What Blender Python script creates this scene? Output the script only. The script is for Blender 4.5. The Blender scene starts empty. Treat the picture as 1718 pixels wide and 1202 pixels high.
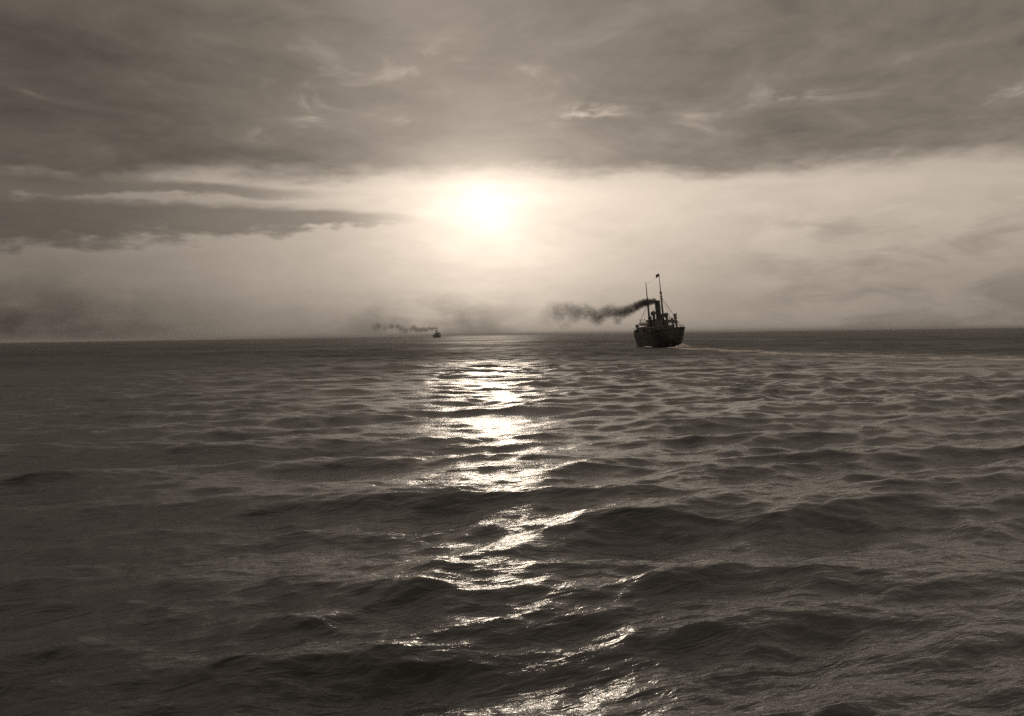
import bpy, bmesh, math, random
import numpy as np
from mathutils import Vector, Matrix, noise as mnoise

sc = bpy.context.scene
COL = sc.collection
R = math.radians
SEED = 31
F = 1876.0                      # focal length in pixels of the 1718 px wide photograph
CAM_H = 4.8

# ------------------------------------------------------------------ camera
cam_data = bpy.data.cameras.new('camera')
cam_data.sensor_width = 36.0
cam_data.lens = 36.0 * F / 1718.0
cam_data.clip_start = 0.2
cam_data.clip_end = 120000.0
cam = bpy.data.objects.new('camera', cam_data)
COL.objects.link(cam)
ROLL = R(0.85)
cam.matrix_world = (Matrix.Translation((0, 0, CAM_H))
                    @ Matrix.Rotation(R(90.0 - 1.19), 4, 'X')
                    @ Matrix.Rotation(-ROLL, 4, 'Z'))
sc.camera = cam
CM = cam.matrix_world.copy()


def at(px, py, dist):
    """point at ground distance `dist` (along +Y) seen at a pixel of the photograph"""
    d = CM.to_3x3() @ Vector(((px - 859.0) / F, (601.0 - py) / F, -1.0))
    return CM.translation + d * (dist / d.y)


# ------------------------------------------------------------------ node helper
class S:
    """thin wrapper: arithmetic on shader sockets"""
    tree = None

    def __init__(self, s): self.s = s

    @staticmethod
    def node(t): return S.tree.nodes.new(t)

    @staticmethod
    def put(sock, v):
        if isinstance(v, S): S.tree.links.new(v.s, sock)
        else: sock.default_value = v

    @staticmethod
    def m(op, *a):
        n = S.node('ShaderNodeMath'); n.operation = op
        for i, v in enumerate(a): S.put(n.inputs[i], v)
        return S(n.outputs[0])

    def __add__(a, b): return S.m('ADD', a, b)
    __radd__ = __add__
    def __sub__(a, b): return S.m('SUBTRACT', a, b)
    def __rsub__(a, b): return S.m('SUBTRACT', b, a)
    def __mul__(a, b): return S.m('MULTIPLY', a, b)
    __rmul__ = __mul__
    def __truediv__(a, b): return S.m('DIVIDE', a, b)
    def __neg__(a): return S.m('MULTIPLY', a, -1.0)


def sexp(a): return S.m('EXPONENT', a)
def sabs(a): return S.m('ABSOLUTE', a)
def smax(a, b): return S.m('MAXIMUM', a, b)
def smin(a, b): return S.m('MINIMUM', a, b)


def smooth(a, x0, x1, y0=0.0, y1=1.0):
    n = S.node('ShaderNodeMapRange'); n.interpolation_type = 'SMOOTHSTEP'
    S.put(n.inputs['Value'], a)
    for k, v in zip(('From Min', 'From Max', 'To Min', 'To Max'), (x0, x1, y0, y1)):
        S.put(n.inputs[k], v)
    return S(n.outputs['Result'])


def lin(a, x0, x1, y0=0.0, y1=1.0):
    n = S.node('ShaderNodeMapRange'); n.clamp = True
    S.put(n.inputs['Value'], a)
    for k, v in zip(('From Min', 'From Max', 'To Min', 'To Max'), (x0, x1, y0, y1)):
        S.put(n.inputs[k], v)
    return S(n.outputs['Result'])


def vec(x, y, z=0.0):
    n = S.node('ShaderNodeCombineXYZ')
    S.put(n.inputs[0], x); S.put(n.inputs[1], y); S.put(n.inputs[2], z)
    return S(n.outputs[0])


def noise(v, scale=1.0, detail=4.0, rough=0.55, dist=0.0, dim='3D'):
    n = S.node('ShaderNodeTexNoise'); n.noise_dimensions = dim
    S.put(n.inputs['Vector'], v)
    n.inputs['Scale'].default_value = scale
    n.inputs['Detail'].default_value = detail
    n.inputs['Roughness'].default_value = rough
    n.inputs['Distortion'].default_value = dist
    return S(n.outputs[0])


def gauss(a, c, w):
    t = (a - c) * (1.0 / w)
    return sexp(-(t * t))


TINT = (1.0, 0.845, 0.69)      # the warm brown-toned light of the print

# ------------------------------------------------------------------ world: hazy low sun under a cloud deck
SUN_AZ, SUN_EL = R(-1.19), R(6.45)
SUN_DIR = Vector((math.sin(SUN_AZ) * math.cos(SUN_EL), math.cos(SUN_AZ) * math.cos(SUN_EL), math.sin(SUN_EL)))

world = bpy.data.worlds.new('World')
sc.world = world
world.use_nodes = True
nt = world.node_tree
nt.nodes.clear()
S.tree = nt
tc = S.node('ShaderNodeTexCoord')
sep = S.node('ShaderNodeSeparateXYZ')
nt.links.new(tc.outputs['Generated'], sep.inputs[0])
dx, dy, dz = (S(o) for o in sep.outputs)
DEG = 180.0 / math.pi
az = S.m('ARCTAN2', dx, dy) * DEG
el = S.m('ARCSINE', dz) * DEG
dot = dx * SUN_DIR.x + dy * SUN_DIR.y + dz * SUN_DIR.z
gam = S.m('ARCCOSINE', smin(dot, 0.999999)) * DEG

sky = S.node('ShaderNodeTexSky')
sky.sky_type = 'NISHITA'
sky.sun_disc = False
sky.sun_elevation = SUN_EL
sky.sun_rotation = SUN_AZ
sky.dust_density = 4.0
bw = S.node('ShaderNodeRGBToBW')
nt.links.new(sky.outputs[0], bw.inputs[0])
nish = S(bw.outputs[0])

# streaky warp so that no cloud edge is a ruled line
def n2(x, y, off, detail, rough=0.6, dist=0.0):
    return noise(vec(x + off, y - off * 0.7), 1.0, detail, rough, dist, '2D')


wn = n2(az * 0.16, el * 0.55, 3.1, 5.0) - 0.5
wn2 = n2(az * 0.55, el * 1.7, 17.7, 4.0) - 0.5
elw = el + wn * 1.7 + wn2 * 0.6

# open band under the deck: veiled sky, brightest round the sun and to its right
veil = smooth(el, 0.0, 6.5, 0.66, 1.0) * smooth(az, -24.0, 3.0, 0.205, 0.42)
veil = veil + smooth(az, 1.0, 8.0) * smooth(az, 30.0, 14.0, 0.5, 1.0) * smooth(el, 1.5, 7.0) * 0.10
veil = veil + nish * 0.003
glow_wide = sexp(gam * (-1.0 / 8.0)) * 0.40
glow_mid = gauss(gam, 0.0, 4.8) * 0.28 * (1.0 + wn * 0.7)
glow_core = gauss(gam, 0.0, 1.4) * 0.12 + sexp(gam * (-1.0 / 3.0)) * 0.17 * (1.0 + wn2 * 0.5)
clear_sky = veil + glow_wide + glow_mid
clear_sky = clear_sky * (1.0 + wn * 0.22 + wn2 * 0.12)

# the deck: flat stratocumulus seen in perspective (plane projection)
pz = smax(dz, 0.0) + 0.045
px_, py_ = dx / pz, dy / pz
dn = n2(px_ * 1.2, py_ * 0.85, 0.0, 6.0, 0.62, 0.3)
dn2 = n2(px_ * 3.0, py_ * 1.9, 40.3, 4.0, 0.62, 0.4)
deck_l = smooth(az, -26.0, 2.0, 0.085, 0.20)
deck_l = deck_l + (0.28 - deck_l) * smooth(el, 12.5, 24.0)  # upper deck, mostly out of view, lifted to brighten the sea's reflections
deck_l = deck_l * (1.0 + (dn - 0.5) * 1.3 + (dn2 - 0.5) * 0.7)
wisps = smooth(dn2, 0.54, 0.76) * smooth(dn, 0.42, 0.6) * smooth(el, 9.2, 10.6) * smooth(el, 16.5, 12.5)
deck_l = deck_l + wisps * smooth(az, -26.0, 5.0, 0.07, 0.15)
# a few thin places where light comes through the deck
gap = smooth(dn2, 0.40, 0.62)
for (ga, ge, wa, we, gl) in ((4.3, 11.1, 1.5, 0.35, 0.34), (14.6, 11.6, 2.2, 0.5, 0.13), (-10.3, 10.7, 0.9, 0.3, 0.14), (-5.4, 10.8, 0.8, 0.2, 0.12)):
    deck_l = deck_l + gauss(az + wn2 * 1.5, ga, wa) * gauss(el + wn2 * 0.7, ge, we) * gap * gl
deck_l = deck_l * smooth(el, 25.0, 60.0, 1.0, 1.2)     # unseen overhead deck raised further to brighten the sea
deck_l = deck_l + glow_wide * 0.55 + glow_mid * 0.75
deck_m = smooth(elw + smooth(az, -22.0, -14.0, 0.3, 0.0) + smooth(az, 3.0, 12.0, 0.0, 0.12), 7.45, 8.75)
# bright lining just under the deck's edge
lining = gauss(elw, 7.55, 0.5) * smooth(az, -21.0, -14.0) * smooth(az, 4.0, -4.0) * 0.06
clear_sky = clear_sky + lining

# long dark banks tapering towards the sun from the left
rag = 1.0 + wn * 1.3 + wn2 * 1.6
h2 = lin(az, -24.0, -3.0, 1.9, 0.16) * rag
c2 = 5.9 + lin(az, -24.0, -3.0, -0.1, 0.15)
bank2 = smooth(1.0 - sabs(el + wn * 0.9 + wn2 * 0.4 - c2) / h2, 0.0, 0.7) * smooth(az, -3.5, -10.0)
h1 = lin(az, -24.0, -7.5, 1.0, 0.12) * rag
bank1 = smooth(1.0 - sabs(el + wn * 0.9 + wn2 * 0.4 - 7.3) / h1, 0.0, 0.8) * smooth(az, -7.5, -13.5)
banks = smax(bank2 * 0.85, bank1 * 0.75)

# loose scud low on the right
sn = n2(az * 0.22, el * 0.75, 51.0, 4.0, 0.55, 0.3)
scud = smooth(sn, 0.38, 0.72) * smooth(az, 8.0, 17.0) * smooth(el, 7.0, 5.0) * 0.26
# brown smoke lying along the horizon
kn = n2(az * 0.34, el * 0.75, 88.0, 4.0, 0.55)
smog = (gauss(az, -4.0, 5.0) * smooth(el, 3.0, 0.0) * smooth(kn, 0.22, 0.72) * 0.62
        + smooth(az, -11.0, -24.0) * smooth(el, 5.2, 0.3) * smooth(kn, 0.0, 0.8) * 0.62
        + smooth(el, 2.2, 0.0) * smooth(az, 8.0, -12.0) * 0.15)
smog = smin(smog, 0.75)

lum = clear_sky
bank_l = smooth(az, -24.0, -4.0, 0.085, 0.2) * (1.0 + (dn - 0.5) * 0.8) + glow_wide * 0.4
lum = lum + (bank_l - lum) * banks
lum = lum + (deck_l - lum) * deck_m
lum = lum * (1.0 - scud)
lum = lum * (1.0 - smog)
lum = lum + glow_core
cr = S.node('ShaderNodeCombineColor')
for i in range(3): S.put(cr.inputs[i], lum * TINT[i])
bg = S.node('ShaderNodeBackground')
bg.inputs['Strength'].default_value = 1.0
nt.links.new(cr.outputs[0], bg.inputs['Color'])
world.cycles.sampling_method = 'NONE'   # smooth sky: found by the materials' own rays
wo = S.node('ShaderNodeOutputWorld')
nt.links.new(bg.outputs[0], wo.inputs['Surface'])

# ------------------------------------------------------------------ sun
sl = bpy.data.lights.new('sun', 'SUN')
sl.energy = 0.06
sl.angle = R(4.5)
sl.color = (1.0, 0.85, 0.68)
sun = bpy.data.objects.new('sun', sl)
sun.rotation_euler = SUN_DIR.to_track_quat('Z', 'Y').to_euler()
sun.location = (-20, 60, 60)
COL.objects.link(sun)

# ------------------------------------------------------------------ film
sc.view_settings.view_transform = 'Standard'
sc.view_settings.look = 'None'
sc.view_settings.exposure = 0.0
sc.view_settings.gamma = 1.0
sc.view_settings.use_curve_mapping = False
sc.render.engine = 'CYCLES'
sc.cycles.max_bounces = 8
sc.cycles.glossy_bounces = 5
sc.cycles.diffuse_bounces = 2
sc.cycles.volume_bounces = 1
sc.cycles.transparent_max_bounces = 16
sc.cycles.volume_step_rate = 0.2
sc.cycles.volume_max_steps = 512
sc.cycles.sample_clamp_indirect = 3.0
sc.cycles.sample_clamp_direct = 4.0
sc.cycles.use_denoising = False


# ------------------------------------------------------------------ materials
def new_mat(name):
    m = bpy.data.materials.new(name); m.use_nodes = True
    S.tree = m.node_tree
    m.node_tree.nodes.clear()
    out = S.node('ShaderNodeOutputMaterial')
    return m, out


def paint(name, rgb, rough=0.6, var=0.35, scale=0.6, streak=False):
    m, out = new_mat(name)
    p = S.node('ShaderNodeBsdfPrincipled')
    t = S.node('ShaderNodeTexCoord')
    mp = S.node('ShaderNodeMapping')
    S.tree.links.new(t.outputs['Object'], mp.inputs['Vector'])
    if streak: mp.inputs['Scale'].default_value = (1.0, 1.0, 0.25)
    n = noise(S(mp.outputs[0]), scale, 6.0, 0.65)
    n2 = noise(S(mp.outputs[0]), scale * 6.0, 4.0, 0.6)
    f = 1.0 + (n - 0.5) * (2.0 * var) + (n2 - 0.5) * var
    c = S.node('ShaderNodeCombineColor')
    for i in range(3): S.put(c.inputs[i], f * rgb[i])
    S.tree.links.new(c.outputs[0], p.inputs['Base Color'])
    S.put(p.inputs['Roughness'], smin(smax(rough + (n2 - 0.5) * 0.3, 0.1), 1.0))
    S.tree.links.new(p.outputs[0], out.inputs['Surface'])
    return m


def sepia(v): return (v, v * 0.9, v * 0.82)


M_HULL = paint('hull_black_paint', sepia(0.036), 0.55, 0.5, 0.35, True)
M_BOOT = paint('rusty_boot_topping', sepia(0.075), 0.75, 0.6, 0.5, True)
M_RIM = paint('worn_teak', sepia(0.16), 0.7, 0.4, 1.5)
M_DECK = paint('deck_planks', sepia(0.25), 0.8, 0.3, 1.0)
M_HOUSE = paint('brown_house_paint', sepia(0.12), 0.6, 0.4, 0.8)
M_WHITE = paint('white_paint', sepia(0.75), 0.5, 0.15, 1.0)
M_FUN = paint('funnel_black', sepia(0.05), 0.6, 0.4, 0.8, True)
M_MAST = paint('mast_varnish', sepia(0.075), 0.5, 0.3, 1.0)
M_ROPE = paint('tarred_rope', sepia(0.06), 0.9, 0.2, 3.0)
M_FLAG = paint('dark_flag_cloth', sepia(0.09), 0.9, 0.3, 3.0)
M_FLAGL = paint('light_flag_cloth', sepia(0.4), 0.9, 0.2, 3.0)
M_GLASS = paint('dark_window_glass', sepia(0.03), 0.1, 0.1, 1.0)
M_FOAM = paint('churned_foam', sepia(0.72), 0.9, 0.25, 1.3)

# ---- water
m_sea, out = new_mat('sea_water')
geo = S.node('ShaderNodeNewGeometry')
gs = S.node('ShaderNodeSeparateXYZ')
S.tree.links.new(geo.outputs['Position'], gs.inputs[0])
gx, gy = S(gs.outputs[0]), S(gs.outputs[1])
rr = S.m('SQRT', gx * gx + gy * gy)
# wind ripples, running across the view with crests slightly raised to the right
ca, sa = math.cos(R(32)), math.sin(R(32))
u = gx * ca + gy * sa
v = gy * ca - gx * sa
r1 = noise(vec(u * 0.9, v * 2.0), 1.0, 2.5, 0.6, 0.6, '2D')
r2 = noise(vec(u * 4.0 + 9.0, v * 7.0), 1.0, 3.0, 0.64, 0.4, '2D')
gust = noise(vec(gx * 0.012, gy * 0.009), 1.0, 5.0, 0.65, 0.3, '2D')
hgt = (r1 * 0.055 + r2 * 0.022) * lin(gust, 0.3, 0.7, 0.65, 1.25)
bump = S.node('ShaderNodeBump')
bump.inputs['Strength'].default_value = 0.75
bump.inputs['Distance'].default_value = 1.0
S.put(bump.inputs['Height'], hgt)
pw = S.node('ShaderNodeBsdfPrincipled')
pw.inputs['Base Color'].default_value = (*sepia(0.014), 1)
pw.inputs['IOR'].default_value = 1.333
S.put(pw.inputs['Roughness'], smooth(rr, 35.0, 310.0, 0.10, 0.48) * lin(gust, 0.3, 0.7, 0.75, 1.2))
S.tree.links.new(bump.outputs[0], pw.inputs['Normal'])
fa = S.node('ShaderNodeAttribute'); fa.attribute_name = 'foam'
fn = noise(vec(gx * 0.22, gy * 0.12), 1.0, 5.0, 0.68, 0.7, '2D')
foam = smooth(S(fa.outputs['Fac']) + (fn - 0.5) * 3.0, 0.5, 1.1)
pf = S.node('ShaderNodeBsdfDiffuse')
pf.inputs['Color'].default_value = (*sepia(0.75), 1)
mx = S.node('ShaderNodeMixShader')
S.put(mx.inputs[0], foam * 0.85)
S.tree.links.new(pw.outputs[0], mx.inputs[1])
S.tree.links.new(pf.outputs[0], mx.inputs[2])
S.tree.links.new(mx.outputs[0], out.inputs['Surface'])

# ------------------------------------------------------------------ the sea
rng = np.random.default_rng(SEED)


def make_sea():
    fine = np.arange(-33.0, 33.001, 0.115)
    side = 33.0 + np.cumsum(np.geomspace(0.2, 8.0, 44))
    side = side[side < 178.0]
    thd = np.concatenate([-side[::-1], fine, side, [181.0]])
    thd[-1] = 180.0
    th = np.radians(thd)                       # 0 = +Y, clockwise
    r = [1.5, 3.0, 4.5, 6.0, 7.5, 9.0]
    while r[-1] < 60000.0:
        q = r[-1]
        k = 0.0046 if q < 1200 else 0.0046 * (q / 1200.0) ** 0.9
        r.append(q * (1.0 + min(k, 0.35)))
    r = np.array(r)
    nr, na = len(r), len(th)
    X = (r[:, None] * np.sin(th)[None, :]).astype(np.float32)
    Y = (r[:, None] * np.cos(th)[None, :]).astype(np.float32)
    dth = np.gradient(th)
    dr = np.gradient(r)
    spac = np.maximum(dr[:, None] * 0.8, r[:, None] * np.abs(dth)[None, :]).astype(np.float32)
    Z = np.zeros_like(X); DX = np.zeros_like(X); DY = np.zeros_like(X)
    # band: wavelength range, number, rms slope, directional spread, travel direction (degrees, 90 = away)
    bands = [(14.0, 30.0, 16, 0.020, 0.30, 112), (5.0, 14.0, 50, 0.074, 0.42, 114),
             (1.8, 5.0, 100, 0.114, 0.50, 120), (0.6, 1.8, 90, 0.104, 0.6, 124), (0.25, 0.6, 60, 0.075, 0.7, 128)]
    # wave groups and calmer lanes: the chop is not equally strong everywhere
    grp = np.ones_like(X)
    for _ in range(9):
        lam = rng.uniform(18, 90); a = rng.uniform(0, math.pi); p0 = rng.uniform(0, 6.28)
        grp += 0.10 * np.sin(2 * math.pi / lam * (math.cos(a) * X + 0.6 * math.sin(a) * Y) + p0)
    grp = np.clip(grp, 0.6, 1.35)
    for lo, hi, n, slope, spread, trav in bands:
        main = math.radians(trav)
        lam = np.exp(rng.uniform(math.log(lo), math.log(hi), n))
        ang = main + rng.normal(0, spread, n)
        ph = rng.uniform(0, 2 * math.pi, n)
        w = rng.uniform(0.5, 1.5, n); w *= slope * math.sqrt(2.0) / math.sqrt((w ** 2).sum())
        for i in range(n):
            k = 2 * math.pi / lam[i]
            rows = np.where(dr * 0.8 < lam[i] / 2.2)[0]
            rows = rows[rows >= 3]
            if len(rows) == 0: continue
            j = rows[-1] + 1
            fade = np.clip((lam[i] / spac[:j] - 2.2) / 2.5, 0, 1)
            cx, cy = math.cos(ang[i]), math.sin(ang[i])
            p = (k * cx) * X[:j] + (k * cy) * Y[:j] + ph[i]
            a = w[i] / k
            sp = np.sin(p); cp = np.cos(p)
            if lo < 5.0: fade = fade * grp[:j]
            Z[:j] += fade * (a * cp)
            q = 0.95 * a
            DX[:j] -= fade * (q * cx) * sp
            DY[:j] -= fade * (q * cy) * sp
    # foam: the turning wake of the near steamer and the churned water at its stern
    path = np.array([(50.6, 352), (52.3, 325), (54.6, 288), (58, 240), (63, 205), (70, 182), (82, 160), (100, 140)], float)
    best = np.full(X.shape, 1e9, np.float32); tt = np.zeros_like(X)
    seg = np.hypot(*np.diff(path, axis=0).T); cum = np.concatenate([[0], np.cumsum(seg)])
    zone = np.where((r > 90) & (r < 520))[0]
    zs = slice(zone[0], zone[-1] + 1)
    for i in range(len(path) - 1):
        ax, ay = path[i]; ex, ey = path[i + 1] - path[i]
        t = np.clip(((X[zs] - ax) * ex + (Y[zs] - ay) * ey) / (ex * ex + ey * ey), 0, 1)
        d = np.hypot(X[zs] - ax - t * ex, Y[zs] - ay - t * ey)
        s_ = cum[i] + t * seg[i]
        up = d < best[zs]
        best[zs] = np.where(up, d, best[zs]); tt[zs] = np.where(up, s_, tt[zs])
    width = 2.8 + tt * 0.045
    best = np.abs(best + 1.6 * np.sin(tt / 7.3) + 1.1 * np.sin(tt / 3.1 + 1.0))
    foam = 1.3 * np.exp(-(best / width) ** 2) * np.exp(-tt / 330.0) + 0.45 * np.exp(-(best / (width * 0.8)) ** 2) * (tt < 30)
    # wash along the hull
    sx, sy = X[zs] - 50.4, Y[zs] - 386.5
    e = np.hypot(sx / 7.2, sy / 33.0)
    foam[zs] += 0.5 * np.exp(-((e - 1.0) / 0.16) ** 2)
    calm = np.clip(1.0 - 0.5 * np.exp(-(best / (width * 1.6)) ** 2), 0, 1)
    Z *= calm; DX *= calm; DY *= calm
    inship = np.hypot(sx / 9.0, sy / 36.0) < 1.0
    Z[zs] = np.where(inship, Z[zs] * 0.35, Z[zs])
    co = np.stack([X + DX, Y + DY, Z], -1).reshape(-1, 3).astype(np.float32)
    idx = np.arange(nr * na).reshape(nr, na)
    f = np.stack([idx[:-1, :-1], idx[:-1, 1:], idx[1:, 1:], idx[1:, :-1]], -1).reshape(-1, 4)
    # close the ring behind the camera and cap the centre
    back = np.stack([idx[:-1, -1], idx[:-1, 0], idx[1:, 0], idx[1:, -1]], -1)
    f = np.concatenate([f, back])[:, ::-1]
    nv = len(co)
    me = bpy.data.meshes.new('sea')
    me.vertices.add(nv)
    me.vertices.foreach_set('co', co.ravel())
    cap = idx[0, :]
    nl = f.size + len(cap)
    me.loops.add(nl)
    me.loops.foreach_set('vertex_index', np.concatenate([f.ravel(), cap[::-1]]).astype(np.int32))
    me.polygons.add(len(f) + 1)
    me.polygons.foreach_set('loop_start', np.concatenate([np.arange(len(f)) * 4, [f.size]]).astype(np.int32))
    me.polygons.foreach_set('use_smooth', np.ones(len(f) + 1, bool))
    me.update(calc_edges=True)
    at_ = me.attributes.new('foam', 'FLOAT', 'POINT')
    at_.data.foreach_set('value', foam.ravel().astype(np.float32))
    me.materials.append(m_sea)
    o = bpy.data.objects.new('sea', me)
    COL.objects.link(o)
    o['kind'] = 'structure'
    o['label'] = 'dark choppy open sea with a glittering sun path'
    return o


sea = make_sea()


# ------------------------------------------------------------------ mesh helpers
class MB:
    """collects simple solids and links them as one mesh object"""

    def __init__(self): self.v = []; self.f = []

    def add(self, v, f):
        b = len(self.v)
        self.v += [tuple(p) for p in v]
        self.f += [tuple(b + i for i in q) for q in f]
        return self

    def box(self, x0, x1, y0, y1, z0, z1, taper=0.0):
        t = taper
        v = [(x0, y0, z0), (x1, y0, z0), (x1, y1, z0), (x0, y1, z0),
             (x0 + t, y0 + t, z1), (x1 - t, y0 + t, z1), (x1 - t, y1 - t, z1), (x0 + t, y1 - t, z1)]
        return self.add(v, [(3, 2, 1, 0), (4, 5, 6, 7), (0, 1, 5, 4), (1, 2, 6, 5), (2, 3, 7, 6), (3, 0, 4, 7)])

    def tube(self, pts, radii, n=8, cap=True):
        pts = [Vector(p) for p in pts]
        if not hasattr(radii, '__len__'): radii = [radii] * len(pts)
        rings = []
        prev = None
        for i, p in enumerate(pts):
            t = (pts[min(i + 1, len(pts) - 1)] - pts[max(i - 1, 0)]).normalized()
            if prev is None:
                a = t.orthogonal().normalized()
            else:
                a = (prev - t * prev.dot(t)).normalized()
            prev = a
            b = t.cross(a)
            rings.append([p + (a * math.cos(2 * math.pi * k / n) + b * math.sin(2 * math.pi * k / n)) * radii[i] for k in range(n)])
        v = [q for rg in rings for q in rg]
        f = []
        for i in range(len(pts) - 1):
            for k in range(n):
                k2 = (k + 1) % n
                f.append((i * n + k, i * n + k2, (i + 1) * n + k2, (i + 1) * n + k))
        if cap:
            f.append(tuple(range(n))[::-1])
            f.append(tuple((len(pts) - 1) * n + k for k in range(n)))
        return self.add(v, f)

    def build(self, name, mat, parent=None, smooth_=False, loc=None):
        me = bpy.data.meshes.new(name)
        me.from_pydata(self.v, [], self.f)
        bm = bmesh.new(); bm.from_mesh(me)
        bmesh.ops.recalc_face_normals(bm, faces=bm.faces)
        bm.to_mesh(me); bm.free()
        me.materials.append(mat)
        if smooth_: me.polygons.foreach_set('use_smooth', [True] * len(me.polygons))
        me.update()
        o = bpy.data.objects.new(name, me)
        COL.objects.link(o)
        if parent: o.parent = parent
        if loc: o.location = loc
        return o


def empty(name, loc, rot=(0, 0, 0)):
    o = bpy.data.objects.new(name, None)
    o.location = loc; o.rotation_euler = rot
    COL.objects.link(o)
    return o


# ------------------------------------------------------------------ hull form (ship axis +Y = bow, waterline z = 0)
class Hull:
    def __init__(self, L, B, dmid, rise_aft, rise_fore, draft):
        self.L, self.B, self.dmid, self.ra, self.rf, self.dr = L, B, dmid, rise_aft, rise_fore, draft

    def zd(self, t):            # rail height
        return self.dmid + (self.ra * abs(t) ** 2.2 if t < 0 else self.rf * t ** 2.2)

    def half(self, t):          # half breadth at the rail
        h = self.B / 2
        if t < -0.55:
            s = (-0.55 - t) / 0.45
            return h * (1 - 0.10 * s) * math.sqrt(max(0.0, 1 - max(0.0, (s - 0.55) / 0.45) ** 2.6))
        if t > 0.35:
            s = (t - 0.35) / 0.65
            return h * max(0.0, 1 - s ** 2.4)
        return h

    def keel(self, t):
        zd = self.zd(t)
        if t < -0.80:           # counter stern: bottom sweeps up to a knuckle
            s = min(1.0, (-0.80 - t) / 0.20)
            return -self.dr + (self.dr + zd * 0.42) * (s ** 0.42)
        if t > 0.94:            # raked stem
            s = (t - 0.94) / 0.06
            return -self.dr + (self.dr + zd) * s ** 1.1 * 0.98
        return -self.dr

    def x(self, t, z):
        zk, zd = self.keel(t), self.zd(t)
        s = min(1.0, max(0.0, (z - zk) / (zd - zk)))
        if t < 0:
            p = 0.13 + 0.42 * max(0.0, (-t - 0.3) / 0.7) ** 1.4
        else:
            p = 0.13 + 0.55 * max(0.0, (t - 0.3) / 0.7) ** 1.5
        return self.half(t) * s ** p

    def stations(self, n=44):
        return [-1 + 2 * (0.5 - 0.5 * math.cos(math.pi * i / n)) for i in range(n + 1)]

    def shell(self):
        st = self.stations(); m = 12
        v = []; f = []
        for t in st:
            zk, zd = self.keel(t), self.zd(t)
            ring = []
            for j in range(m + 1):
                s = (j / m) ** 1.5
                z = zk + (zd - zk) * s
                ring.append((self.x(t, z), t * self.L / 2, z))
            full = [(-x, y, z) for x, y, z in ring[::-1]] + ring[1:]
            v += full
        w = 2 * m + 1
        for i in range(len(st) - 1):
            for j in range(w - 1):
                f.append((i * w + j, i * w + j + 1, (i + 1) * w + j + 1, (i + 1) * w + j))
        return v, f

    def deck(self, drop):
        st = self.stations()
        v = []; f = []
        for t in st:
            z = self.zd(t) - drop
            x = max(0.0, self.x(t, z) - 0.12)
            v += [(-x, t * self.L / 2, z), (0, t * self.L / 2, z + 0.12), (x, t * self.L / 2, z)]
        for i in range(len(st) - 1):
            for j in range(2):
                f.append((i * 3 + j, i * 3 + j + 1, i * 3 + j + 4, i * 3 + j + 3))
        return v, f

    def strip(self, z0, z1, out, zrel=True, inner=0.0, t0=-1.0, t1=1.0):
        """belt or cap running round the hull: (z0..z1 relative to the rail)"""
        st = [t for t in self.stations(60) if t0 <= t <= t1]
        line = []
        for t in st:
            zr = self.zd(t)
            a = zr + z0; b = zr + z1
            xo = self.x(t, a) + out
            line.append((xo, t * self.L / 2 * (1 + out / self.L), a, b))
        v = []; f = []
        pts = [(-x, y, a, b) for x, y, a, b in line[::-1]] + line
        for x, y, a, b in pts:
            sx = 1 if x >= 0 else -1
            xi = sx * max(0.0, abs(x) - out - inner)
            v += [(xi, y, a), (x, y, a), (x, y, b), (xi, y, b)]
        for i in range(len(pts) - 1):
            for j in range(4):
                j2 = (j + 1) % 4
                f.append((i * 4 + j, i * 4 + j2, (i + 1) * 4 + j2, (i + 1) * 4 + j))
        return v, f


def cowl(parent, x, y, z, h, r, mat):
    """ventilator: pipe with a mouth bent forward"""
    mb = MB()
    pts = [(x, y, z), (x, y, z + h * 0.7), (x, y + r * 0.4, z + h * 0.92), (x, y + r * 1.7, z + h)]
    mb.tube(pts, [r * 0.7, r * 0.7, r * 0.95, r * 1.5], 10)
    return mb.build('ventilator', mat, parent, True)


def lifeboat(parent, x, y, z, L=6.0, w=1.7, h=0.9):
    v = []; f = []; n = 14; m = 6
    for i in range(n + 1):
        t = -1 + 2 * i / n
        b = w / 2 * max(0.02, (1 - abs(t) ** 2.6))
        zk = -h * (1 - 0.45 * abs(t) ** 3); zt = 0.22 * t * t
        for j in range(2 * m + 1):
            a = math.pi * (j / (2 * m))
            v.append((x - b * math.cos(a), y + t * L / 2, z + zt + (zk - zt) * math.sin(a) ** 0.8))
    k = 2 * m + 1
    for i in range(n):
        for j in range(k - 1):
            f.append((i * k + j, i * k + j + 1, (i + 1) * k + j + 1, (i + 1) * k + j))
    for i in range(n):      # canvas cover
        f.append((i * k, (i + 1) * k, (i + 1) * k + k - 1, i * k + k - 1))
    o = MB().add(v, f).build('lifeboat', M_WHITE, parent, True)
    for s in (-0.33, 0.33):
        d = MB().tube([(x - 0.0, y + s * L, z - 1.6), (x, y + s * L, z + 0.5), (x * 1.0 + 0.25 * (1 if x > 0 else -1), y + s * L, z + 1.1),
                       (x + 0.6 * (1 if x > 0 else -1), y + s * L, z + 1.25)], 0.07, 6)
        d.build('davit', M_MAST, parent)
    return o


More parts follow.
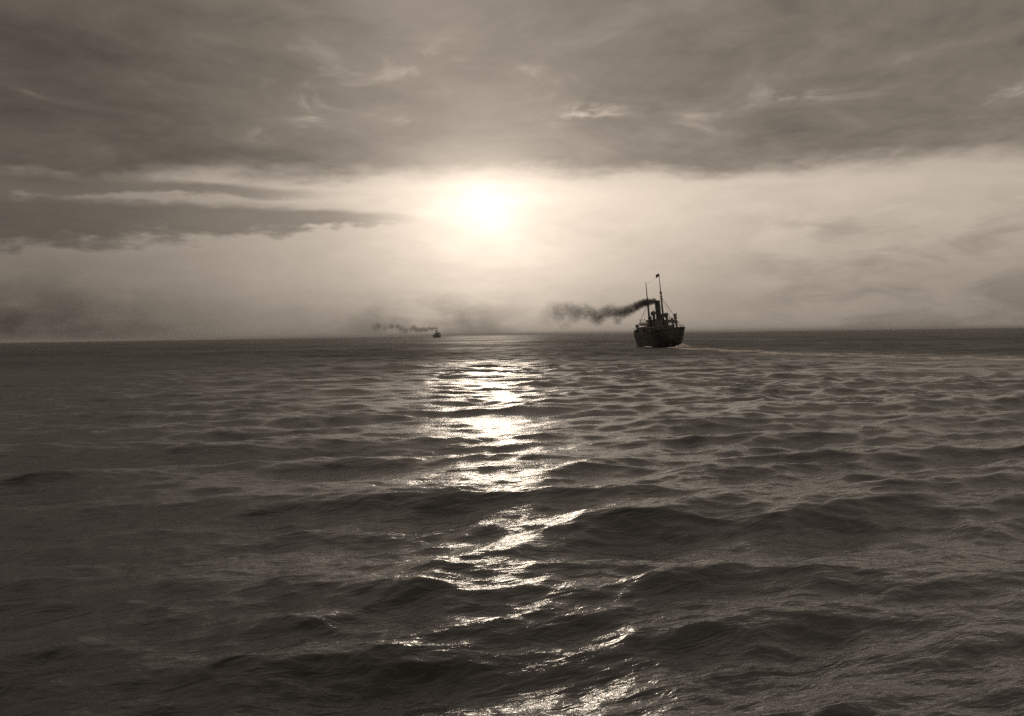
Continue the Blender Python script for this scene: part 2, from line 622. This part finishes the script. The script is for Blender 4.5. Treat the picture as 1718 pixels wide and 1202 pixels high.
def flag(name, parent, p0, w, h, mat, wave=0.12, seed=0, droop=0.0):
    """cloth with folds: hoist edge at p0 going down by h, fly towards -x"""
    nx, nz = 12, 6
    v = []; f = []
    for k in (0, 1):
        for i in range(nx + 1):
            for j in range(nz + 1):
                a = i / nx; b = j / nz
                y = wave * math.sin(a * 7.0 + seed + b * 1.3) * a
                v.append((p0[0] - w * a, p0[1] + y + k * 0.02, p0[2] - h * b - droop * a * a + 0.06 * math.sin(a * 5 + seed)))
    c = (nx + 1) * (nz + 1)
    for i in range(nx):
        for j in range(nz):
            q = [i * (nz + 1) + j, (i + 1) * (nz + 1) + j, (i + 1) * (nz + 1) + j + 1, i * (nz + 1) + j + 1]
            f.append(tuple(q)); f.append(tuple(c + z for z in q[::-1]))
    return MB().add(v, f).build(name, mat, parent, True)


def railing(parent, pts, h=1.05, r=0.035):
    mb = MB()
    for p in pts: mb.tube([p, (p[0], p[1], p[2] + h)], r, 5)
    for k in (0.45, 0.75, 1.0):
        mb.tube([(p[0], p[1], p[2] + h * k) for p in pts], r * 0.7, 5)
    return mb.build('railing', M_ROPE, parent)


# ------------------------------------------------------------------ the near steamer
HEEL = R(5.0)
ship = empty('steamship', (50.4, 386.5, 0.0), (0.0, -HEEL, R(1.6)))
ship['label'] = 'dark two-masted cargo steamer heeling left with smoking funnel and stern ensign'
ship['category'] = 'steamship'
H = Hull(60.0, 12.0, 5.0, 1.25, 1.9, 3.6)
hull = MB().add(*H.shell()).build('hull', M_HULL, ship, True)
MB().add(*H.strip(-0.02, 0.12, 0.08, inner=0.25)).build('rail_cap', M_RIM, hull)
MB().add(*H.strip(-1.55, -1.3, 0.10)).build('rubbing_strake', M_BOOT, hull)
MB().add(*H.strip(-2.9, -2.75, 0.05)).build('plate_seam', M_BOOT, hull)
MB().add(*H.deck(1.0)).build('deck', M_DECK, ship)
for s in (-1, 1):
    for y in (-25.5, -23, -20.5, -9, -6, -3, 0, 3, 6, 16, 19):
        t = y / 30.0
        z = H.zd(t) - 2.15
        x = H.x(t, z)
        MB().tube([(s * (x - 0.05), y, z), (s * (x + 0.05), y, z)], 0.22, 10).build('porthole', M_GLASS, hull)
rud = MB().add([(-.12, -28.2, -3.2), (.12, -28.2, -3.2), (.12, -25.8, -3.4), (-.12, -25.8, -3.4),
                (-.12, -27.6, 1.6), (.12, -27.6, 1.6), (.12, -26.4, 1.6), (-.12, -26.4, 1.6)],
               [(3, 2, 1, 0), (4, 5, 6, 7), (0, 1, 5, 4), (1, 2, 6, 5), (2, 3, 7, 6), (3, 0, 4, 7)])
rud.build('rudder', M_BOOT, ship)

# poop house, wheel shelter, hatches, forecastle
dz_ = lambda y: H.zd(y / 30.0) - 1.0
ph = MB().box(-3.0, 2.1, -25.0, -20.5, dz_(-23), dz_(-23) + 2.2).build('poop_house', M_HOUSE, ship)
MB().box(-3.3, 2.4, -25.3, -20.2, dz_(-23) + 2.21, dz_(-23) + 2.36).build('roof', M_RIM, ph)
for x in (-2.2, -0.9, 0.4, 1.4):
    MB().box(x, x + 0.55, -25.06, -24.98, dz_(-23) + 1.1, dz_(-23) + 1.75).build('window', M_GLASS, ph)
MB().box(-2.2, 2.2, -18.6, -15.2, dz_(-17) - 0.1, dz_(-17) + 0.95, 0.1).build('cargo_hatch', M_DECK, ship)
MB().box(-2.4, 2.4, 13.5, 18.5, dz_(16) - 0.1, dz_(16) + 0.95, 0.1).build('cargo_hatch', M_DECK, ship)
for sx in (-1.05, 1.05):
    for sy in (-19.6, -17.4):
        MB().tube([(1.9 + sx, sy, dz_(-19)), (1.9 + sx, sy, dz_(-19) + 3.9)], 0.08, 6).build('shelter_post', M_MAST, ship)
MB().box(0.6, 3.3, -19.9, -17.1, dz_(-19) + 3.5, dz_(-19) + 4.25, 0.08).build('shelter_roof', M_HOUSE, ship)
# engine casing and boat deck
cas = MB().box(-3.4, 3.4, -13.5, 2.5, 3.9, 6.7).build('engine_casing', M_HOUSE, ship)
MB().box(-4.3, 4.3, -14.2, 3.2, 6.72, 6.9).build('boat_deck', M_DECK, cas)
MB().box(-2.0, 2.3, -11.5, -2.5, 6.9, 9.0, 0.1).build('skylight_house', M_HOUSE, cas)
for x in (-2.6, -1.3, 0.0, 1.3, 2.4):
    MB().box(x - 0.3, x + 0.3, -13.58, -13.48, 5.2, 5.9).build('window', M_GLASS, cas)
MB().box(-0.9, -0.1, -13.57, -13.47, 4.0, 4.95).build('door', M_WHITE, cas)
# bridge forward of the funnel
br = MB().box(-3.6, 3.6, 3.4, 8.2, 4.0, 7.0).build('bridge_house', M_HOUSE, ship)
MB().box(-5.6, 5.6, 4.0, 7.6, 7.02, 7.2).build('bridge_wing', M_RIM, br)
MB().box(-2.0, 2.0, 4.4, 7.0, 7.2, 9.3).build('wheelhouse', M_HOUSE, br)
MB().box(-2.3, 2.3, 4.1, 7.3, 9.31, 9.45).build('wheelhouse_roof', M_RIM, br)
railing(br, [(-5.5, 4.05, 7.2), (-4.4, 4.05, 7.2), (-3.3, 4.05, 7.2), (-2.2, 4.05, 7.2)])
railing(br, [(2.2, 4.05, 7.2), (3.3, 4.05, 7.2), (4.4, 4.05, 7.2), (5.5, 4.05, 7.2)])
fo = MB().box(-3.2, 3.2, 20.0, 24.5, dz_(22), dz_(22) + 1.9, 0.2).build('forecastle_house', M_HOUSE, ship)

# funnel
FX, FY = 0.15, -7.5
fun = MB().tube([(FX, FY, 6.5), (FX, FY - 0.2, 11.0), (FX, FY - 0.45, 15.6)], [0.98, 0.9, 0.86], 24, False).build('funnel', M_FUN, ship, True)
MB().tube([(FX, FY - 0.43, 15.3), (FX, FY - 0.45, 15.66)], 0.94, 24, False).build('funnel_rim', M_FUN, fun, True)
MB().tube([(FX, FY - 0.27, 12.5), (FX, FY - 0.33, 13.5)], 0.91, 24, False).build('funnel_band', M_HOUSE, fun, True)
MB().tube([(FX, FY, 6.5), (FX, FY, 9.6)], 1.45, 20).build('funnel_casing', M_FUN, fun, True)
MB().tube([(FX + 0.2, FY - 1.15, 7.0), (FX + 0.2, FY - 1.35, 14.6)], 0.11, 8).build('steam_pipe', M_MAST, fun)
for k, a in enumerate((35, 145, 215, 325)):
    MB().tube([(FX + math.cos(R(a)), FY - 0.35 + math.sin(R(a)), 14.2),
               (FX + 4.0 * math.cos(R(a)), FY + 4.5 * math.sin(R(a)), 6.9)], 0.03, 5).build('funnel_guy', M_ROPE, fun)
cowl(ship, -1.9, -10.5, 6.9, 4.6, 0.62, M_FUN)
cowl(ship, 2.3, -10.8, 6.9, 3.6, 0.6, M_FUN)
cowl(ship, -2.2, -4.0, 6.9, 3.2, 0.5, M_FUN)
cowl(ship, 2.1, -3.5, 6.9, 3.6, 0.5, M_FUN)
cowl(ship, -4.6, 12.0, dz_(12), 3.4, 0.45, M_FUN)
cowl(ship, 3.5, -21.5, dz_(-21), 3.3, 0.4, M_FUN)
cowl(ship, 3.2, -16.0, dz_(-16), 4.6, 0.36, M_FUN)
for x in (-4.9, 4.9):
    for y in (-9.6, -1.4):
        lifeboat(ship, x, y, 8.6)


# masts with topmast, crosstrees, shrouds, stays and derricks
def mast(x, y, z0, zc, zt, r0, rake, nm):
    yk = lambda z: y - (z - z0) * rake
    m_ = MB().tube([(x, yk(z0), z0), (x, yk(zc), zc)], [r0, r0 * 0.75], 12).build(nm, M_MAST, ship, True)
    MB().tube([(x, yk(zc - 1.4) + 0.3, zc - 1.4), (x, yk(zt), zt)], [r0 * 0.55, r0 * 0.22], 10).build('topmast', M_MAST, m_, True)
    MB().box(x - 0.55, x + 0.55, yk(zc) - 0.2, yk(zc) + 0.5, zc - 1.5, zc - 1.38).build('crosstree', M_MAST, m_)
    MB().tube([(x, yk(zc) + .15, zc - 0.45), (x, yk(zc) + .15, zc + 0.1)], r0 * 1.15, 10).build('mast_cap', M_MAST, m_)
    for s in (-1, 1):
        for dy in (-2.6, -1.4, -0.2):
            t = (y + dy) / 30.0
            MB().tube([(x, yk(zc), zc - 1.4), (s * (H.half(t) - 0.1), y + dy, H.zd(t))], 0.028, 5).build('shroud', M_ROPE, m_)
    return m_, yk


am, ay = mast(0.0, -17.5, 3.8, 18.2, 24.3, 0.36, 0.02, 'aft_mast')
fm, fy = mast(-0.2, 11.5, 3.8, 16.8, 22.9, 0.44, 0.02, 'fore_mast')
MB().tube([(0, ay(17), 17.0), (1.55, -27.9, 6.2)], 0.04, 5).build('backstay', M_ROPE, am)
MB().tube([(0, ay(23.5), 23.5), (-0.2, fy(22), 22.0)], 0.025, 5).build('triatic_stay', M_ROPE, am)
MB().tube([(-0.2, fy(17), 16.6), (0, 29.5, H.zd(0.98))], 0.04, 5).build('forestay', M_ROPE, fm)
MB().tube([(0.0, -18.0, 6.0), (0.9, -24.5, 9.4)], [0.16, 0.1], 8).build('derrick_boom', M_MAST, am)
MB().tube([(-0.2, 12.1, 6.0), (-2.6, 19.0, 9.0)], [0.16, 0.1], 8).build('derrick_boom', M_MAST, fm)
MB().tube([(0, ay(23.7) - 0.3, 17.2), (0, ay(23.7) - .2, 24.2)], 0.02, 5).build('halyard', M_ROPE, am)
flag('masthead_flag', am, (-0.06, ay(24.2), 24.25), 1.05, 0.95, M_FLAG, 0.15, 0.4, 0.25)
es = MB().tube([(2.2, -28.4, 5.2), (2.45, -29.4, 10.9)], [0.07, 0.045], 8).build('ensign_staff', M_MAST, ship)
flag('ensign', es, (2.42, -29.3, 10.7), 0.95, 1.75, M_FLAG, 0.18, 1.9, 0.15)
flag('ensign_stripe', es, (2.42, -29.36, 10.15), 0.9, 0.55, M_FLAGL, 0.18, 1.9, 0.15)

# rails round the poop and the forecastle, deck gear
pts = []
for i in range(15):
    t = -0.74 - 0.25 * math.sin(math.pi * i / 14)
    s = math.cos(math.pi * i / 14)
    pts.append((s * (H.half(t) - 0.15) if 0.02 < i / 14 < 0.98 else s * (H.half(-0.74) - .15), t * 30, H.zd(t) + 0.1))
railing(ship, pts, 0.95)
for s in (-1, 1):
    railing(ship, [(s * (H.half(t) - 0.15), t * 30, H.zd(t) + 0.1) for t in (0.66, 0.71, 0.76, 0.81, 0.86, 0.91)], 1.0)
MB().tube([(-1.3, -26.4, dz_(-26)), (-1.3, -26.4, dz_(-26) + 1.6)], [0.3, 0.45], 10).build('capstan', M_MAST, ship)
for x, y in ((-3.6, -26), (3.6, -26), (-2.4, 25), (2.4, 25)):
    MB().tube([(x, y, dz_(y)), (x, y, dz_(y) + 1.35)], 0.2, 8).build('bollard', M_MAST, ship)
MB().box(-1.1, 1.1, -13.2, -12.4, 6.9, 8.0, 0.1).build('deck_locker', M_HOUSE, ship)
MB().box(-1.6, 0.2, -19.6, -18.9, dz_(-19), dz_(-19) + 1.7, 0.2).build('cargo_winch', M_MAST, ship)
MB().box(-1.6, 1.6, 13.0, 12.3, dz_(12.5), dz_(12.5) + 1.5, 0.2).build('cargo_winch', M_MAST, ship)

# churned water thrown up round the counter and along the port side
def wash(name, blobs, label):
    bm = bmesh.new()
    for i, (x, y, rx, ry, h) in enumerate(blobs):
        g = bmesh.ops.create_icosphere(bm, subdivisions=3, radius=1.0)
        for v in g['verts']:
            k = 1.0 + 0.45 * mnoise.noise(v.co * 2.6 + Vector((i * 5.3, 1.7, 0))) + 0.25 * mnoise.noise(v.co * 7.0 + Vector((0, i * 2.3, 4)))
            v.co = Vector((x + 0.95 + v.co.x * rx * k, y + v.co.y * ry * k, v.co.z * h * k - 0.05))
    me = bpy.data.meshes.new(name); bm.to_mesh(me); bm.free()
    me.materials.append(M_FOAM)
    me.polygons.foreach_set('use_smooth', [True] * len(me.polygons))
    o = bpy.data.objects.new(name, me)
    COL.objects.link(o)
    rm = o.modifiers.new('union', 'REMESH'); rm.mode = 'VOXEL'; rm.voxel_size = 0.12; rm.use_smooth_shade = True
    o['kind'] = 'stuff'; o['label'] = label; o['category'] = 'foam'


wash('stern_foam', [(52.2, 356.2, 1.0, 1.2, .75), (53.4, 357.0, 1.2, 1.4, 1.15), (54.6, 358.5, 1.1, 1.6, .85), (55.6, 360, .8, 1.6, .5),
                    (50.8, 355.4, .9, .9, .3), (56.4, 359, .9, 1.4, .3), (49.2, 355.6, .7, .8, .22)],
     'white churned foam under the starboard quarter of the near steamer')
wash('side_foam', [(43.6, 366.5, .8, 1.6, .55), (44.3, 364.5, .7, 1.2, .4), (43.1, 369.5, .6, 1.8, .3)],
     'small white splash at the port side of the near steamer')

# ------------------------------------------------------------------ the far steamer
far_c = at(733.5, 565.2, 3000.0)
far = empty('distant_steamship', (far_c.x, 3000.0, 0.0), (0.0, R(-1.5), R(-5.5)))
far['label'] = 'tiny hazy steamer far off on the horizon trailing smoke to the left'
far['category'] = 'steamship'
H2 = Hull(84.0, 15.0, 6.6, 1.4, 2.4, 4.5)
MB().add(*H2.shell()).build('hull', M_HULL, far, True)
MB().add(*H2.deck(0.6)).build('deck', M_DECK, far)
MB().box(-5.2, 5.2, -16, 10, 5.9, 10.6).build('deckhouse', M_HOUSE, far)
MB().box(-6.8, 6.8, 8, 15, 9.8, 13.2).build('bridge_house', M_HOUSE, far)
MB().tube([(0, -4, 10), (0, -4.5, 20.5)], [1.7, 1.6], 16).build('funnel', M_FUN, far, True)
MB().tube([(0, -25, 6), (0, -25.6, 31)], [0.5, 0.25], 8).build('aft_mast', M_MAST, far, True)
MB().tube([(0, 24, 6), (0, 23.4, 31)], [0.5, 0.25], 8).build('fore_mast', M_MAST, far, True)


# ------------------------------------------------------------------ smoke
def smoke(name, puffs, dens, nscale, col, label, floor, lump, vox):
    """puffs: (x, y, z, radius, density). One closed lumpy mesh round them, filled with a volume."""
    org = Vector(puffs[0][:3])
    bm = bmesh.new()
    for i, (x, y, z, r, d) in enumerate(puffs):
        g = bmesh.ops.create_icosphere(bm, subdivisions=3, radius=r)
        for v in g['verts']:
            n = v.co.normalized()
            k = 1.0 + lump * mnoise.noise(n * 2.2 + Vector((i * 3.1, 0, 0)))
            v.co = n * r * k + Vector((x, y, z)) - org
    me = bpy.data.meshes.new(name); bm.to_mesh(me); bm.free()
    o = bpy.data.objects.new(name, me); o.location = org
    COL.objects.link(o)
    rm = o.modifiers.new('union', 'REMESH'); rm.mode = 'VOXEL'; rm.voxel_size = vox
    m, out = new_mat(name + '_volume')
    t = S.node('ShaderNodeTexCoord')
    P = S(t.outputs['Object'])
    nz = noise(P, nscale, 5.0, 0.62, 0.6)
    nb = noise(P, nscale * 0.35, 3.0, 0.5, 0.3)
    tot = None
    for (x, y, z, r, d) in puffs:
        vd = S.node('ShaderNodeVectorMath'); vd.operation = 'DISTANCE'
        S.tree.links.new(P.s, vd.inputs[0])
        vd.inputs[1].default_value = Vector((x, y, z)) - org
        f = smooth(S(vd.outputs['Value']), r * 1.0, r * 0.15, 0.0, d)
        tot = f if tot is None else smax(tot, f)
    k = smooth(nz * 0.65 + nb * 0.35 + tot * 0.22, 0.38, 0.66, floor, 1.0)
    density = tot * k * dens
    pv = S.node('ShaderNodeVolumePrincipled')
    pv.inputs['Color'].default_value = (*sepia(col), 1)
    pv.inputs['Anisotropy'].default_value = 0.2
    S.put(pv.inputs['Density'], density)
    S.tree.links.new(pv.outputs[0], out.inputs['Volume'])
    me.materials.append(m)
    o['kind'] = 'stuff'; o['label'] = label; o['category'] = 'smoke'
    return o


rnd = random.Random(4)
# near plume: leaves the funnel top, bends sharply and drifts left and slightly away
fun_top = ship.matrix_basis @ Vector((FX, FY - 0.45, 15.9))
line = [(1099.5, 507, 0, 6.0, 1.0), (1097, 505.5, 0, 7.2, 1.0), (1092, 506.5, .5, 7.8, 1.0), (1086.5, 508, 1, 8.4, 1.0), (1081, 508.5, 2, 9.0, .95),
        (1075, 511, 3, 9.6, .8), (1068, 514.5, 4, 11, .62), (1061, 518.5, 5, 12, .5), (1053, 522, 7, 13.5, .40),
        (1044, 524.5, 9, 15, .32), (1034, 525, 11, 16.5, .26), (1036, 537, 11, 12, .18), (1024, 523, 13, 17, .22), (1013, 526, 15, 17, .20),
        (1002, 533, 18, 18, .22), (990, 527, 20, 19, .14), (978, 523, 23, 20, .12), (966, 527, 26, 21, .11),
        (953, 521, 29, 22, .10), (940, 527, 33, 24, .085), (928, 519, 36, 22, .05), (948, 541, 33, 20, .05), (918, 532, 38, 24, .03)]
pf_ = []
for (x, y, dd, r, d) in line:
    D = fun_top.y + dd
    p = at(x, y, D)
    pf_.append((p.x, p.y, p.z, r * D / F, d))
smoke('smoke_plume', pf_, 2.6, 0.75, 0.22, 'brown coal smoke streaming left from the near steamer funnel', 0.04, 0.35, 0.45)
line2 = [(732.5, 551.5, 0, 2.0, 1.0), (729, 551, 2, 2.4, 1.0), (725, 552, 4, 3.0, .9), (720, 551.5, 8, 3.2, .8), (715, 553.5, 10, 3.6, .75), (710, 553, 14, 3.8, .7),
         (705, 554, 18, 4, .65), (699, 553.5, 20, 4.5, .6), (694, 550, 25, 4, .6), (690, 553, 30, 4.2, .4), (680, 554.5, 32, 4.5, .4), (673, 552, 36, 4.5, .4),
         (667, 548.5, 40, 4.2, .4), (657, 548.5, 48, 4.2, .4), (646, 551, 55, 4.5, .25), (634, 547.5, 60, 5, .35), (628, 550, 64, 5, .2)]
pf2 = []
for (x, y, dd, r, d) in line2:
    D = 3000.0 - 4.0 + dd
    p = at(x, y, D)
    pf2.append((p.x, p.y, p.z, 1.6 * r * D / F, d))
smoke('smoke_trail', pf2, 0.15, 0.09, 0.3, 'faint puffs of smoke trailing left from the distant steamer', 0.8, 0.35, 1.4)

# ------------------------------------------------------------------ haze over the water
def haze_box(dens, col):
    mb = MB().box(-62000, 62000, -62000, 62000, -2.0, 46.0)
    m, out = new_mat('thin_sea_haze')
    pv = S.node('ShaderNodeVolumePrincipled')
    pv.inputs['Color'].default_value = (*col, 1)
    pv.inputs['Density'].default_value = dens
    pv.inputs['Anisotropy'].default_value = 0.35
    S.tree.links.new(pv.outputs[0], out.inputs['Volume'])
    o = mb.build('haze', m)
    o['kind'] = 'stuff'; o['label'] = 'thin pale haze lying over the whole sea'
    return o


haze_box(0.00006, (0.9, 0.9, 0.9))
